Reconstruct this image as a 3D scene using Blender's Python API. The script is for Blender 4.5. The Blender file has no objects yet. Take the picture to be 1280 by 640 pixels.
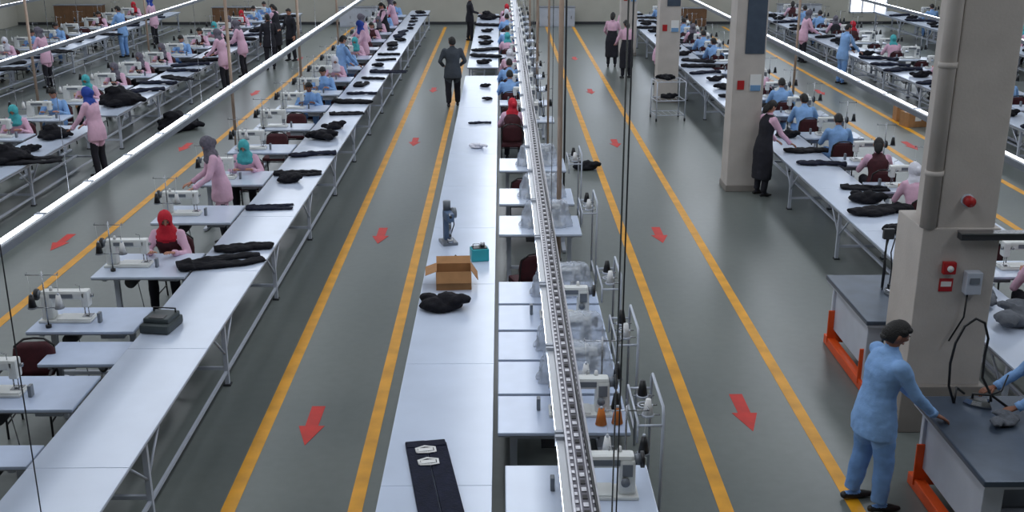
import bpy, bmesh, math, random
from mathutils import Vector, Matrix, noise
R = random.Random(11)
V = Vector
scene = bpy.context.scene
try:
    scene.view_settings.view_transform = 'Standard'
except Exception:
    pass

# ------------------------------------------------------------------ materials
def lin(c):
    o = []
    for x in c:
        x /= 255.0
        o.append(x/12.92 if x <= .04045 else ((x+.055)/1.055)**2.4)
    return (o[0], o[1], o[2], 1)
MATS = {}
def mat(name, col, rough=.5, metal=0, var=0.12, scale=4, bump=0, bscale=40, emit=0, alpha=1, coat=0, spec=.5):
    m = bpy.data.materials.new(name); m.use_nodes = True
    nt = m.node_tree; b = nt.nodes['Principled BSDF']
    L = lin(col)
    b.inputs['Base Color'].default_value = L
    b.inputs['Roughness'].default_value = rough
    b.inputs['Metallic'].default_value = metal
    b.inputs['Specular IOR Level'].default_value = spec
    if coat: b.inputs['Coat Weight'].default_value = coat
    tc = nt.nodes.new('ShaderNodeTexCoord')
    if var > 0:
        n = nt.nodes.new('ShaderNodeTexNoise'); n.inputs['Scale'].default_value = scale; n.inputs['Detail'].default_value = 4
        nt.links.new(tc.outputs['Object'], n.inputs['Vector'])
        r = nt.nodes.new('ShaderNodeValToRGB')
        r.color_ramp.elements[0].position = .3; r.color_ramp.elements[1].position = .7
        r.color_ramp.elements[0].color = (L[0]*(1-var), L[1]*(1-var), L[2]*(1-var), 1)
        r.color_ramp.elements[1].color = (min(1, L[0]*(1+var)), min(1, L[1]*(1+var)), min(1, L[2]*(1+var)), 1)
        nt.links.new(n.outputs['Fac'], r.inputs['Fac']); nt.links.new(r.outputs['Color'], b.inputs['Base Color'])
    if bump > 0:
        n2 = nt.nodes.new('ShaderNodeTexNoise'); n2.inputs['Scale'].default_value = bscale; n2.inputs['Detail'].default_value = 3
        nt.links.new(tc.outputs['Object'], n2.inputs['Vector'])
        bp = nt.nodes.new('ShaderNodeBump'); bp.inputs['Strength'].default_value = bump; bp.inputs['Distance'].default_value = .02
        nt.links.new(n2.outputs['Fac'], bp.inputs['Height']); nt.links.new(bp.outputs['Normal'], b.inputs['Normal'])
    if emit:
        b.inputs['Emission Color'].default_value = L; b.inputs['Emission Strength'].default_value = emit
    if alpha < 1:
        b.inputs['Alpha'].default_value = alpha
    MATS[name] = m
    return m
mat('wall_paint', (182, 180, 170), .8, var=.05, scale=1.5)
mat('ceiling_paint', (150, 153, 154), .9, var=.05)
mat('column_paint', (188, 181, 175), .65, var=.07, scale=3, bump=.1)
mat('column_base', (136, 130, 124), .6, var=.1, scale=3)
mat('yellow_paint', (222, 156, 22), .45, var=.2, scale=3)
mat('red_paint', (198, 38, 26), .5, var=.15, scale=5)
mat('laminate', (200, 211, 230), .22, var=.04, scale=2)
mat('laminate2', (186, 199, 223), .25, var=.05, scale=3)
mat('edge_grey', (130, 134, 142), .5, var=.05)
mat('frame_white', (184, 190, 202), .4, var=.06)
mat('frame_dark', (50, 52, 56), .5, var=.1)
mat('machine_white', (218, 220, 218), .3, var=.04)
mat('machine_grey', (110, 116, 124), .35, var=.08)
mat('machine_blue', (88, 108, 138), .4, var=.08)
mat('steel', (160, 162, 166), .25, metal=1, var=.08)
mat('aluminium', (178, 178, 184), .28, metal=.9, var=.15, scale=12)
mat('dark_rail', (84, 82, 90), .3, metal=.85, var=.35, scale=18)
mat('slot_glint', (190, 190, 196), .3, metal=.6, var=.3, scale=30)  # lamp reflections on the rail perforations, painted as light grey
mat('slot_dark', (22, 20, 24), .6, var=.05)
mat('black_plastic', (22, 22, 25), .4, var=.1)
mat('grey_plastic', (60, 68, 70), .5, var=.1)
mat('maroon', (66, 18, 28), .7, var=.2, scale=20)
mat('black_cloth', (17, 17, 24), .85, var=.35, scale=14, bump=.35, bscale=60, spec=.25)
mat('navy_cloth', (24, 28, 46), .85, var=.3, scale=14, bump=.35, bscale=60, spec=.25)
mat('grey_cloth', (92, 96, 104), .9, var=.2, scale=12, bump=.3)
mat('shirt_blue', (132, 172, 222), .8, var=.1, scale=9, bump=.3, bscale=25)
mat('shirt_pink', (220, 178, 200), .8, var=.08, scale=9, bump=.3, bscale=25)
mat('trouser_blue', (116, 158, 214), .8, var=.1, scale=9, bump=.3, bscale=25)
mat('trouser_dark', (30, 30, 40), .85, var=.2, scale=9, bump=.2)
mat('suit_grey', (62, 68, 76), .85, var=.15, scale=9, bump=.2)
mat('skin', (184, 130, 106), .55, var=.06, scale=20)
mat('skin_dark', (136, 90, 70), .55, var=.06, scale=20)
mat('lips', (150, 76, 70), .5, var=0)
mat('eye_white', (225, 222, 215), .3, var=0)
mat('eye_dark', (25, 16, 12), .3, var=0)
mat('hair', (16, 13, 12), .55, var=.3, scale=60, bump=.5, bscale=120)
mat('scarf_red', (190, 22, 44), .75, var=.12, scale=15, bump=.3)
mat('scarf_teal', (70, 170, 176), .75, var=.15, scale=15, bump=.3)
mat('scarf_grey', (100, 96, 108), .75, var=.3, scale=25, bump=.3)
mat('scarf_white', (214, 214, 224), .75, var=.08, scale=15, bump=.3)
mat('scarf_blue', (34, 66, 156), .75, var=.2, scale=15, bump=.3)
mat('shoe', (24, 22, 22), .5, var=.1)
mat('tube_light', (236, 244, 255), .4, var=0, emit=8)
mat('reflector', (205, 208, 214), .3, var=.03)
mat('wood_pole', (180, 156, 138), .6, var=.1)
mat('cardboard', (164, 120, 78), .85, var=.1, scale=8)
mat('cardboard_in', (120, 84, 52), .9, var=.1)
mat('teal', (42, 156, 166), .4, var=.1)
mat('orange', (226, 84, 26), .45, var=.1)
mat('board_grey', (74, 86, 102), .32, metal=.3, var=.15, scale=5)
mat('thread_orange', (196, 110, 40), .8, var=.1)
mat('thread_white', (225, 225, 225), .8, var=.05)
mat('plastic_film', (204, 212, 224), .16, var=.1, scale=9, bump=.8, bscale=18, alpha=.42)
mat('red_plastic', (170, 28, 30), .4, var=.05)
mat('paper', (226, 226, 224), .7, var=.03)
mat('paper_blue', (110, 150, 190), .7, var=.1)
mat('day_glass', (232, 240, 252), .2, var=0, emit=2.4)
mat('cabinet_wood', (112, 80, 54), .6, var=.15)

def floor_mat():
    m = bpy.data.materials.new('epoxy_floor'); m.use_nodes = True
    nt = m.node_tree; b = nt.nodes['Principled BSDF']
    tc = nt.nodes.new('ShaderNodeTexCoord')
    n = nt.nodes.new('ShaderNodeTexNoise'); n.inputs['Scale'].default_value = .45; n.inputs['Detail'].default_value = 6
    nt.links.new(tc.outputs['Object'], n.inputs['Vector'])
    r = nt.nodes.new('ShaderNodeValToRGB')
    r.color_ramp.elements[0].position = .3; r.color_ramp.elements[1].position = .72
    r.color_ramp.elements[0].color = lin((106, 113, 111)); r.color_ramp.elements[1].color = lin((120, 126, 122))
    nt.links.new(n.outputs['Fac'], r.inputs['Fac'])
    n3 = nt.nodes.new('ShaderNodeTexNoise'); n3.inputs['Scale'].default_value = 9; n3.inputs['Detail'].default_value = 8
    nt.links.new(tc.outputs['Object'], n3.inputs['Vector'])
    mx = nt.nodes.new('ShaderNodeMix'); mx.data_type = 'RGBA'; mx.blend_type = 'MULTIPLY'; mx.inputs[0].default_value = .20
    nt.links.new(r.outputs['Color'], mx.inputs[6]); nt.links.new(n3.outputs['Fac'], mx.inputs[7])
    nt.links.new(mx.outputs[2], b.inputs['Base Color'])
    mr = nt.nodes.new('ShaderNodeMapRange'); mr.inputs[3].default_value = .27; mr.inputs[4].default_value = .38
    nt.links.new(n.outputs['Fac'], mr.inputs[0]); nt.links.new(mr.outputs[0], b.inputs['Roughness'])
    MATS['floor'] = m
floor_mat()

# ------------------------------------------------------------------ mesh builder
class MB:
    def __init__(s):
        s.v = []; s.f = []; s.m = []; s.sm = []; s.mats = []
    def mi(s, m):
        if m not in s.mats: s.mats.append(m)
        return s.mats.index(m)
    def raw(s, vs, fs, m, smooth=False, M=None):
        o = len(s.v)
        if M is not None: vs = [M @ V(v) for v in vs]
        s.v += [tuple(v) for v in vs]
        s.f += [tuple(i+o for i in f) for f in fs]
        if isinstance(m, (list, tuple)):
            s.m += [s.mi(x) for x in m]
        else:
            s.m += [s.mi(m)]*len(fs)
        s.sm += [smooth]*len(fs)
    def box(s, c, d, m, b=0, rot=None, taper=1):
        x, y, z = d[0]/2, d[1]/2, d[2]/2
        vs = [V((sx*x*(taper if sz > 0 else 1), sy*y*(taper if sz > 0 else 1), sz*z)) for sz in (-1, 1) for sy in (-1, 1) for sx in (-1, 1)]
        fs = [(0, 2, 3, 1), (4, 5, 7, 6), (0, 1, 5, 4), (2, 6, 7, 3), (0, 4, 6, 2), (1, 3, 7, 5)]
        if b > 0:
            bm = bmesh.new(); bv = [bm.verts.new(v) for v in vs]
            for f in fs: bm.faces.new([bv[i] for i in f])
            bmesh.ops.bevel(bm, geom=list(bm.edges), offset=min(b, .45*min(d)), segments=2, profile=.6, affect='EDGES')
            bm.verts.index_update()
            vs = [v.co.copy() for v in bm.verts]; fs = [tuple(v.index for v in f.verts) for f in bm.faces]
            bm.free()
        M = Matrix.Translation(V(c))
        if rot: M = M @ Matrix.Rotation(rot[2], 4, 'Z') @ Matrix.Rotation(rot[1], 4, 'Y') @ Matrix.Rotation(rot[0], 4, 'X')
        s.raw(vs, fs, m, False, M)
    def tube(s, pts, r, m, n=8, smooth=True, flat=1.0, up=None):
        pts = [V(p) for p in pts]
        rs = r if isinstance(r, (list, tuple)) else [r]*len(pts)
        vs = []; fs = []
        t = (pts[1]-pts[0]).normalized()
        a = V(up) if up else (V((0, 0, 1)) if abs(t.z) < .9 else V((1, 0, 0)))
        for i, p in enumerate(pts):
            if i == 0: t = (pts[1]-pts[0])
            elif i == len(pts)-1: t = (pts[-1]-pts[-2])
            else: t = (pts[i+1]-p).normalized()+(p-pts[i-1]).normalized()
            t.normalize()
            a = (a-t*a.dot(t))
            if a.length < 1e-5: a = t.orthogonal()
            a.normalize(); bb = t.cross(a)
            for k in range(n):
                w = 2*math.pi*k/n
                vs.append(p+(a*math.cos(w)*flat+bb*math.sin(w))*rs[i])
        for i in range(len(pts)-1):
            for k in range(n):
                k2 = (k+1) % n
                fs.append((i*n+k, i*n+k2, (i+1)*n+k2, (i+1)*n+k))
        fs.append(tuple(range(n-1, -1, -1))); fs.append(tuple((len(pts)-1)*n+k for k in range(n)))
        s.raw(vs, fs, m, smooth)
    def cyl(s, a, b, r, m, r2=None, n=12, smooth=True):
        s.tube([a, b], [r, r if r2 is None else r2], m, n, smooth)
    def ell(s, c, r, m, n=12, k=8, M=None, fn=None, keep=None):
        vs = []; fs = []; c = V(c)
        dirs = []
        for j in range(k+1):
            ph = math.pi*j/k
            for i in range(n):
                th = 2*math.pi*i/n
                dirs.append(V((math.sin(ph)*math.cos(th), math.sin(ph)*math.sin(th), math.cos(ph))))
        for d in dirs:
            p = V((d.x*r[0], d.y*r[1], d.z*r[2]))
            if fn: p = fn(d, p)
            if M is not None: p = M @ p
            vs.append(p+c)
        for j in range(k):
            for i in range(n):
                i2 = (i+1) % n
                q = (j*n+i, (j+1)*n+i, (j+1)*n+i2, j*n+i2)
                if keep:
                    dc = (dirs[q[0]]+dirs[q[1]]+dirs[q[2]]+dirs[q[3]])/4
                    if not keep(dc): continue
                if j == 0: q = (q[0], q[1], q[2])
                elif j == k-1: q = (q[0], q[1], q[3])
                fs.append(q)
        for j, base in ((0, 0), (k, k*n)):
            fs = [tuple(base if base <= i < base+n else i for i in f) for f in fs]
        s.raw(vs, fs, m, True)
    def loft(s, rings, m, smooth=True, cap=True):
        n = len(rings[0]); vs = [p for r in rings for p in r]; fs = []
        for i in range(len(rings)-1):
            for k in range(n):
                k2 = (k+1) % n
                fs.append((i*n+k, i*n+k2, (i+1)*n+k2, (i+1)*n+k))
        if cap:
            fs.append(tuple(range(n-1, -1, -1))); fs.append(tuple((len(rings)-1)*n+k for k in range(n)))
        s.raw(vs, fs, m, smooth)
    def add(s, o, M=None):
        s.raw(o.v, o.f, [o.mats[i] for i in o.m], False, M)
        k = len(o.f)
        if k: s.sm[-k:] = o.sm
    def mesh(s, name):
        me = bpy.data.meshes.new(name)
        me.from_pydata([tuple(v) for v in s.v], [], s.f)
        for x in s.mats: me.materials.append(MATS[x])
        me.polygons.foreach_set('material_index', s.m)
        me.polygons.foreach_set('use_smooth', s.sm)
        me.update()
        return me
def put(name, me, loc=(0, 0, 0), rz=0, sc=None):
    if isinstance(me, MB): me = me.mesh(name)
    o = bpy.data.objects.new(name, me)
    scene.collection.objects.link(o)
    o.location = loc; o.rotation_euler = (0, 0, rz)
    if sc: o.scale = sc if isinstance(sc, (tuple, list)) else (sc, sc, sc)
    return o

def ering(c, rt, fw, rx, ry, n=20, e=2.0):
    out = []
    for k in range(n):
        w = 2*math.pi*k/n
        cx, sy = math.cos(w), math.sin(w)
        p = 2.0/e
        cx = math.copysign(abs(cx)**p, cx); sy = math.copysign(abs(sy)**p, sy)
        out.append(V(c)+V(rt)*cx*rx+V(fw)*sy*ry)
    return out

def remesh(mb, voxel, smooth=2, disp=0, dfreq=10, seed=0, flat=False):
    me = mb.mesh('tmp')
    o = bpy.data.objects.new('tmp', me); scene.collection.objects.link(o)
    md = o.modifiers.new('r', 'REMESH'); md.mode = 'VOXEL'; md.voxel_size = voxel
    dg = bpy.context.evaluated_depsgraph_get()
    ev = o.evaluated_get(dg); m2 = bpy.data.meshes.new_from_object(ev)
    bpy.data.objects.remove(o); bpy.data.meshes.remove(me)
    bm = bmesh.new(); bm.from_mesh(m2)
    for _ in range(smooth):
        bmesh.ops.smooth_vert(bm, verts=bm.verts, factor=.5, use_axis_x=True, use_axis_y=True, use_axis_z=True)
    bm.normal_update()
    if disp:
        off = V((seed*7.3, seed*3.1, seed*1.7))
        for v in bm.verts:
            q = v.co*dfreq+off
            d = noise.noise(q)+.5*noise.noise(q*2.3)
            v.co += v.normal*d*disp
    if flat:
        for v in bm.verts:
            if v.co.z < .004: v.co.z = .002
    bm.verts.index_update()
    vs = [v.co.copy() for v in bm.verts]; fs = [tuple(v.index for v in f.verts) for f in bm.faces]
    bm.free(); bpy.data.meshes.remove(m2)
    return vs, fs

# ------------------------------------------------------------------ people
def seg_dist(p, a, b, ra, rb):
    ab = b-a; t = max(0, min(1, (p-a).dot(ab)/max(1e-9, ab.length_squared)))
    return (p-(a+ab*t)).length-(ra+(rb-ra)*t)

def ik(S, W, l1, l2, pole):
    d = (W-S); L = d.length
    if L > (l1+l2)*.985:
        W = S+d.normalized()*(l1+l2)*.985; d = W-S; L = d.length
    n = d.normalized()
    a = (l1*l1-l2*l2+L*L)/(2*L)
    h = math.sqrt(max(0, l1*l1-a*a))
    pv = pole-n*pole.dot(n); pv.normalize()
    return S+n*a+pv*h, W

def add_hand(mb, W, d, n, side, skin, curl=.35, k=1.0):
    d = d.normalized(); n = (n-d*n.dot(d)).normalized(); s = d.cross(n).normalized()*side
    rings = []
    for t, w, h in ((-.03, .024, .019), (0, .026, .018), (.03, .036, .016), (.06, .041, .0145), (.088, .038, .012), (.095, .030, .008)):
        rings.append(ering(W+d*t*k, s, n, w*k, h*k, 12, 2.4))
    mb.loft(rings, skin)
    for i, (o, L) in enumerate(((.030, .070), (.010, .080), (-.010, .075), (-.029, .058))):
        p = W+d*.086*k+s*o*k; dirv = (d+s*o*2.2).normalized(); pts = [p]; rr = [.0094*k]
        ang = curl*.5
        for j, fr in enumerate((.45, .32, .23)):
            dv = (dirv*math.cos(ang)+n*math.sin(ang)).normalized()
            p = p+dv*L*fr*k; pts.append(p); rr.append((.0085, .0078, .006)[j]*k); ang += curl*(.9+.1*i)
        pts.append(p+dv*.004*k); rr.append(.003*k)
        mb.tube(pts, rr, skin, 7)
    p = W+d*.022*k+s*.026*k; dv = (d*.75+s*.75+n*.25).normalized(); pts = [p]; rr = [.0125*k]
    for j, fr in enumerate((.032, .028, .022)):
        p = p+dv*fr*k; pts.append(p); rr.append((.0115, .0095, .007)[j]*k); dv = (dv+d*.35+n*.1).normalized()
    mb.tube(pts, rr, skin, 7)

def add_head(mb, C, M, skin, scarf=None, hair='hair', female=False):
    def fn(d, p):
        x, y, z = p
        if d.z < 0:
            t = -d.z
            x *= 1-.38*t*t; y *= (1-.12*t) if d.y > 0 else (1-.42*t)
        if d.y > 0:
            y *= .94
            y += .024*math.exp(-(d.x/.13)**2)*math.exp(-((d.z+.20)/.16)**2)
            y += .010*math.exp(-(d.x/.11)**2)*math.exp(-((d.z-.02)/.2)**2)
            y += .006*math.exp(-(d.x/.3)**2)*math.exp(-((d.z+.52)/.10)**2)
            y += .008*math.exp(-(d.x/.3)**2)*math.exp(-((d.z+.86)/.14)**2)
            y -= .011*math.exp(-((abs(d.x)-.36)/.16)**2)*math.exp(-((d.z-.04)/.13)**2)
            y += .004*math.exp(-((abs(d.x)-.36)/.25)**2)*math.exp(-((d.z-.24)/.08)**2)
        return V((x, y, z))
    M4 = M.to_4x4()
    mb.ell(C, (.074, .094, .116), skin, 32, 24, M4, fn)
    def at(x, y, z): return C+M @ V((x, y, z))
    for sx in (-1, 1):
        mb.ell(at(sx*.029, .073, .006), (.013, .009, .008), 'eye_white', 8, 6, M4)
        mb.ell(at(sx*.029, .0805, .005), (.0062, .003, .0066), 'eye_dark', 8, 6, M4)
        mb.tube([at(sx*.012, .088, .022), at(sx*.030, .088, .028), at(sx*.047, .076, .021)], [.0025, .0034, .0018], 'hair', 6)
        if not scarf:
            mb.ell(at(sx*.076, -.002, -.006), (.010, .018, .030), skin, 10, 8, M4 @ Matrix.Rotation(sx*.35, 4, 'Z'))
            mb.ell(at(sx*.083, .0, -.006), (.005, .010, .019), skin, 8, 6, M4 @ Matrix.Rotation(sx*.35, 4, 'Z'))
    mb.tube([at(-.022, .079, -.056), at(-.008, .088, -.053), at(0, .088, -.055), at(.008, .088, -.053), at(.022, .079, -.056)], [.002, .0046, .0044, .0046, .002], 'lips', 6)
    mb.tube([at(-.018, .080, -.062), at(0, .088, -.063), at(.018, .080, -.062)], [.002, .0052, .002], 'lips', 6)
    if scarf:
        def fs(d, p):
            q = p.copy()
            if d.z < 0: q.x *= 1-.12*d.z*d.z; q.y *= 1-.10*d.z*d.z
            q *= 1+.02*math.sin(d.x*14+d.z*9)
            return q
        mb.ell(C, (.092, .112, .132), scarf, 28, 20, M4, fs, keep=lambda d: not (d.y > 0 and (d.x/.60)**2+((d.z+.08)/.66)**2 < 1))
        rim = []
        for i in range(21):
            w = 2*math.pi*i/20
            x = .60*math.cos(w); z = .66*math.sin(w)-.08
            y = math.sqrt(max(.05, 1-x*x-z*z))
            rim.append(at(x*.089, y*.108, z*.128))
        mb.tube(rim, .007, scarf, 6)
        mb.ell(at(0, -.085, -.03), (.055, .05, .06), scarf, 12, 8, M4)
    else:
        def fh(d, p):
            q = p*1.0
            if d.z < 0: q.y *= 1-.18*d.z*d.z; q.x *= 1-.1*d.z*d.z
            q *= 1+.03*noise.noise(d*6)
            return q
        def kp(d):
            if d.y > .25: return d.z > .46+.1*noise.noise(d*5)
            if d.y > -.12: return d.z > .12
            return d.z > -.58
        mb.ell(C, (.083, .104, .128), hair, 30, 22, M4, fh, keep=kp)
        for sx in (-1, 1):
            mb.ell(at(sx*.066, .012, .040), (.015, .040, .034), hair, 10, 8, M4)
            mb.ell(at(sx*.040, .052, .075), (.034, .026, .026), hair, 10, 8, M4)
        mb.ell(at(0, -.070, -.045), (.055, .030, .038), hair, 12, 8, M4)
        if female:
            mb.ell(at(0, -.075, -.07), (.07, .045, .10), hair, 14, 10, M4)

def person(key, pose='stand', top='shirt_blue', bottom='trouser_dark', skin='skin', scarf=None, vest=None,
           lean=.1, wr=None, wl=None, look=(0, .25), female=False, voxel=.016, twist=0, stride=0, skirt=False, tunic=True, curl=.35, handdir=None, bend=.0):
    fem = female or scarf is not None
    st = pose == 'stand'
    pel = V((0, 0, .94 if st else .535))
    X = V((1, 0, 0)); up = V((0, math.sin(lean), math.cos(lean))); fw = V((0, math.cos(lean), -math.sin(lean)))
    up2 = V((0, math.sin(lean+bend), math.cos(lean+bend))); fw2 = V((0, math.cos(lean+bend), -math.sin(lean+bend)))
    waist = pel+up*.15; chest = waist+up2*.18; sh = chest+up2*.13; neck = sh+up2*.075
    hl = (lean+bend)*.6
    hu = V((0, math.sin(hl), math.cos(hl)))
    C = neck+hu*.135+V((0, .015, 0))
    shw = .158 if fem else .180
    T = Matrix.Rotation(twist, 3, 'Z')
    Xs = T @ X
    SR = sh+Xs*shw; SL = sh-Xs*shw
    if wr is None: wr = (.27, .05, .86 if st else .80)
    if wl is None: wl = (-.27, .05, .86 if st else .80)
    wr = V(wr); wl = V(wl)
    ER, wr = ik(SR, wr, .29, .265, V((.55, -.35, -.8)))
    EL, wl = ik(SL, wl, .29, .265, V((-.55, -.35, -.8)))
    if st:
        legs = [((s*.092, 0, .90), (s*.105, .025+s*stride*.12, .49), (s*.11, s*stride*.22-.01, .085)) for s in (1, -1)]
    else:
        legs = [((s*.095, .02, .53), (s*.135, .43, .555), (s*.135, .40+s*.04, .085)) for s in (1, -1)]
    b = MB(); lab = []
    tl = vest or top
    sc = 1.0 if not fem else .93
    rg = []
    spine = [(pel-up*.10, .150, .105), (pel, .178, .125), (pel+up*.08, .170, .118), (waist, .155*sc, .110), (waist+up2*.09, .163*sc, .115), (chest, .180*sc, .125),
             (chest+up2*.08, .186*sc, .118), (sh+up2*.005, .165*sc, .092), (sh+up2*.045, .105, .072), (neck, .058, .058)]
    for i, (c, rx, ry) in enumerate(spine):
        f = fw if i < 4 else fw2
        rt = X if i < 4 else Xs
        rg.append(ering(c, rt, T @ f if i >= 4 else f, rx, ry, 22, 2.3))
    b.loft(rg, 'skin')
    b.tube([sh+up2*.02, neck, C-hu*.03], [.062, .054, .052], 'skin', 14)
    lab += [(waist+up*.02, chest, .15, .16, tl), (chest, sh, .16, .11, tl)]
    lab.append((neck+up2*.015, C, .055, .055, scarf or skin))
    for (S, E, W, s) in ((SR, ER, wr, 1), (SL, EL, wl, -1)):
        m1 = S.lerp(E, .5); m2 = E.lerp(W, .45)
        S0 = S-Xs*s*.03
        b.tube([S0, S, S.lerp(E, .2), m1, E], [.05, .064, .062, .056, .049], 'skin', 14)
        b.ell(S, (.064, .062, .062), 'skin'); b.ell(E, (.049, .049, .049), 'skin')
        b.tube([E, m2, W], [.048, .046, .036], 'skin', 14)
        lab += [(S, E, .062, .05, top), (E, W, .05, .037, top)]
    for H, K, A in legs:
        H, K, A = V(H), V(K), V(A)
        lo = .012 if not fem else .006
        b.tube([H, H.lerp(K, .4), K], [.098, .084+lo, .064+lo], 'skin', 16)
        b.ell(K, (.062+lo,)*3, 'skin'); b.ell(H, (.098,)*3, 'skin')
        b.tube([K, K.lerp(A, .35), A+V((0, 0, .02))], [.063+lo, .060+lo, .048+lo], 'skin', 16)
        lab += [(H, K, .095, .07, bottom), (K, A+V((0, 0, .0)), .07, .055, bottom)]
        t0 = A+V((0, -.055, -.045)); t1 = A+V((K.x*.06, .155, -.055))
        b.tube([t0, A+V((0, .02, -.04)), A+V((K.x*.05, .10, -.05)), t1], [.030, .040, .038, .026], 'skin', 12)
        b.ell(t0, (.032, .03, .032), 'skin'); b.ell(t1, (.030, .03, .024), 'skin')
        lab.append((t0, t1, .034, .026, 'shoe'))
    if st and (tunic or skirt):
        hem = .22 if not skirt else .62
        wd = 1.0 if not skirt else 1.05
        r2 = [ering(waist, X, fw, .160, .115, 22), ering(pel, X, fw, .192, .142, 22), ering(pel-V((0, 0, .10)), X, V((0, 1, 0)), .205*wd, .155, 22),
              ering(pel-V((0, 0, hem)), X, V((0, 1, 0)), (.210 if not skirt else .20)*wd, .160, 22)]
        b.loft(r2, 'skin')
        hl_ = bottom if skirt else tl
        lab += [(waist, pel-V((0, 0, hem-.06)), .165, .20, hl_)]
        if not skirt: lab += [(pel-V((0, 0, hem-.07))+X*s*.06, pel+X*s*.06, .15, .15, hl_) for s in (-1, 1)]
    else:
        lab += [(pel+up*.03, waist, .16, .15, tl), (pel, pel+up*.01, .165, .16, tl)]
    if scarf:
        b.loft([ering(C-hu*.03, Xs, fw2, .080, .088, 18), ering(C-hu*.10, Xs, fw2, .088, .090, 18), ering(neck-up2*.01, Xs, fw2, .125, .105, 18), ering(sh-up2*.03+fw2*.03, Xs, fw2, .14, .12, 18)], 'skin')
        lab += [(C-hu*.05, neck, .09, .11, scarf), (neck, sh-up2*.01+fw2*.03, .12, .13, scarf)]
    else:
        b.tube([neck-up2*.03, neck+up2*.005], [.085, .066], 'skin', 16)
        lab += [(neck-up2*.04, neck, .09, .07, top)]
    vs, fs = remesh(b, voxel, 2, .007, 9, len(key))
    ms = []
    for f in fs:
        c = V((0, 0, 0))
        for i in f: c += vs[i]
        c /= len(f)
        best = min(lab, key=lambda L: seg_dist(c, L[0], L[1], L[2], L[3]))
        l_ = best[4]
        if l_ == bottom and c.z < .06: l_ = 'shoe'
        ms.append(l_)
    out = MB(); out.raw(vs, fs, ms, True)
    Mh = T @ Matrix.Rotation(look[0], 3, 'Z') @ Matrix.Rotation(-(look[1]+hl*.5), 3, 'X')
    add_head(out, C, Mh, skin, scarf, 'hair', fem)
    for E, W, s in ((ER, wr, 1), (EL, wl, -1)):
        dv = (W-E).normalized()
        if handdir is not None: dv = (dv*.4+V(handdir)).normalized()
        elif not st or W.z > .88: dv = (dv+V((0, .5, .15))).normalized()
        nn = V((0, 0, -1)) if abs(dv.z) < .8 else V((-s, 0, 0))
        dd = dv; cr = dd.cross(nn)
        side = -1 if (cr.dot(X)*s > 0) else 1
        if abs(dv.z) >= .8: side = 1 if cr.dot(V((0, 1, 0))) > 0 else -1
        add_hand(out, W+dv*.012, dv, nn, side, skin, curl)
        out.tube([W-(W-E).normalized()*.045, W+(W-E).normalized()*.004], [.043, .041], top, 12)
    return out.mesh(key)

P = {}
P['f_red'] = person('seamstress_a', 'sit', 'shirt_pink', 'trouser_dark', scarf='scarf_red', vest='maroon', lean=.22, wr=(.14, .40, .83), wl=(-.16, .42, .83), look=(.35, .35))
P['f_teal'] = person('seamstress_b', 'sit', 'shirt_pink', 'trouser_dark', scarf='scarf_teal', lean=.30, wr=(.12, .44, .83), wl=(-.16, .42, .83), look=(0, .5))
P['f_white'] = person('seamstress_c', 'sit', 'shirt_pink', 'trouser_dark', scarf='scarf_white', lean=.35, wr=(.16, .46, .83), wl=(-.12, .42, .83), look=(.2, .45))
P['f_dark'] = person('seamstress_e', 'sit', 'shirt_pink', 'trouser_dark', scarf='scarf_grey', vest='trouser_dark', lean=.28, wr=(.16, .44, .83), wl=(-.12, .42, .83), look=(-.2, .45))
P['f_hair'] = person('seamstress_d', 'sit', 'shirt_pink', 'trouser_dark', vest='maroon', female=True, lean=.2, wr=(.16, .42, .83), wl=(-.16, .42, .83), look=(-.2, .4))
P['m_blue'] = person('tailor_a', 'sit', 'shirt_blue', 'trouser_blue', lean=.25, wr=(.18, .43, .83), wl=(-.16, .43, .83), look=(0, .45))
P['m_blue2'] = person('tailor_b', 'sit', 'shirt_blue', 'trouser_blue', skin='skin_dark', lean=.42, wr=(.2, .46, .83), wl=(-.12, .48, .83), look=(.3, .3))
P['sf_vest'] = person('standing_a', 'stand', 'shirt_pink', 'trouser_dark', scarf='scarf_grey', lean=.22, wr=(.22, .40, .98), wl=(-.18, .42, .98), look=(.2, .5))
P['sf_blue'] = person('standing_b', 'stand', 'shirt_pink', 'trouser_dark', scarf='scarf_blue', lean=.15, wr=(.2, .40, .95), wl=(-.2, .38, .95), look=(0, .5))
P['sf_dark'] = person('standing_c', 'stand', 'shirt_pink', 'trouser_dark', vest='trouser_dark', female=True, lean=.14, wr=(.2, .42, .95), wl=(-.2, .38, .95), look=(0, .5), skirt=True)
P['sf_pinkskirt'] = person('standing_g', 'stand', 'shirt_pink', 'trouser_dark', female=True, lean=.10, wr=(.2, .36, 1.0), wl=(-.2, .34, 1.0), look=(0, .4), skirt=True)
P['sm_blue'] = person('standing_d', 'stand', 'shirt_blue', 'trouser_blue', lean=.15, wr=(.2, .40, .95), wl=(-.2, .38, .95), look=(0, .4))
P['sm_suit'] = person('standing_e', 'stand', 'suit_grey', 'trouser_dark', lean=.02, look=(.1, .1), wr=(.2, .22, 1.0), wl=(-.2, .22, 1.0), stride=.25)
P['sm_black'] = person('standing_f', 'stand', 'trouser_dark', 'trouser_dark', lean=.02, wr=(.15, .30, 1.05), look=(.3, .2), stride=.2)
P['hero'] = person('standing_hero', 'stand', 'shirt_blue', 'trouser_blue', skin='skin_dark', lean=.05, bend=.10, wr=(.17, .38, .915), wl=(-.15, .39, .915), look=(-.15, .35), voxel=.011, stride=.25, handdir=(0, .6, -.2), curl=.3)
P['hero2'] = person('standing_hero2', 'stand', 'shirt_blue', 'trouser_blue', skin='skin_dark', lean=.45, bend=.15, wr=(.22, .66, .92), wl=(-.16, .62, .92), look=(0, .3), voxel=.012, curl=.4)

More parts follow.
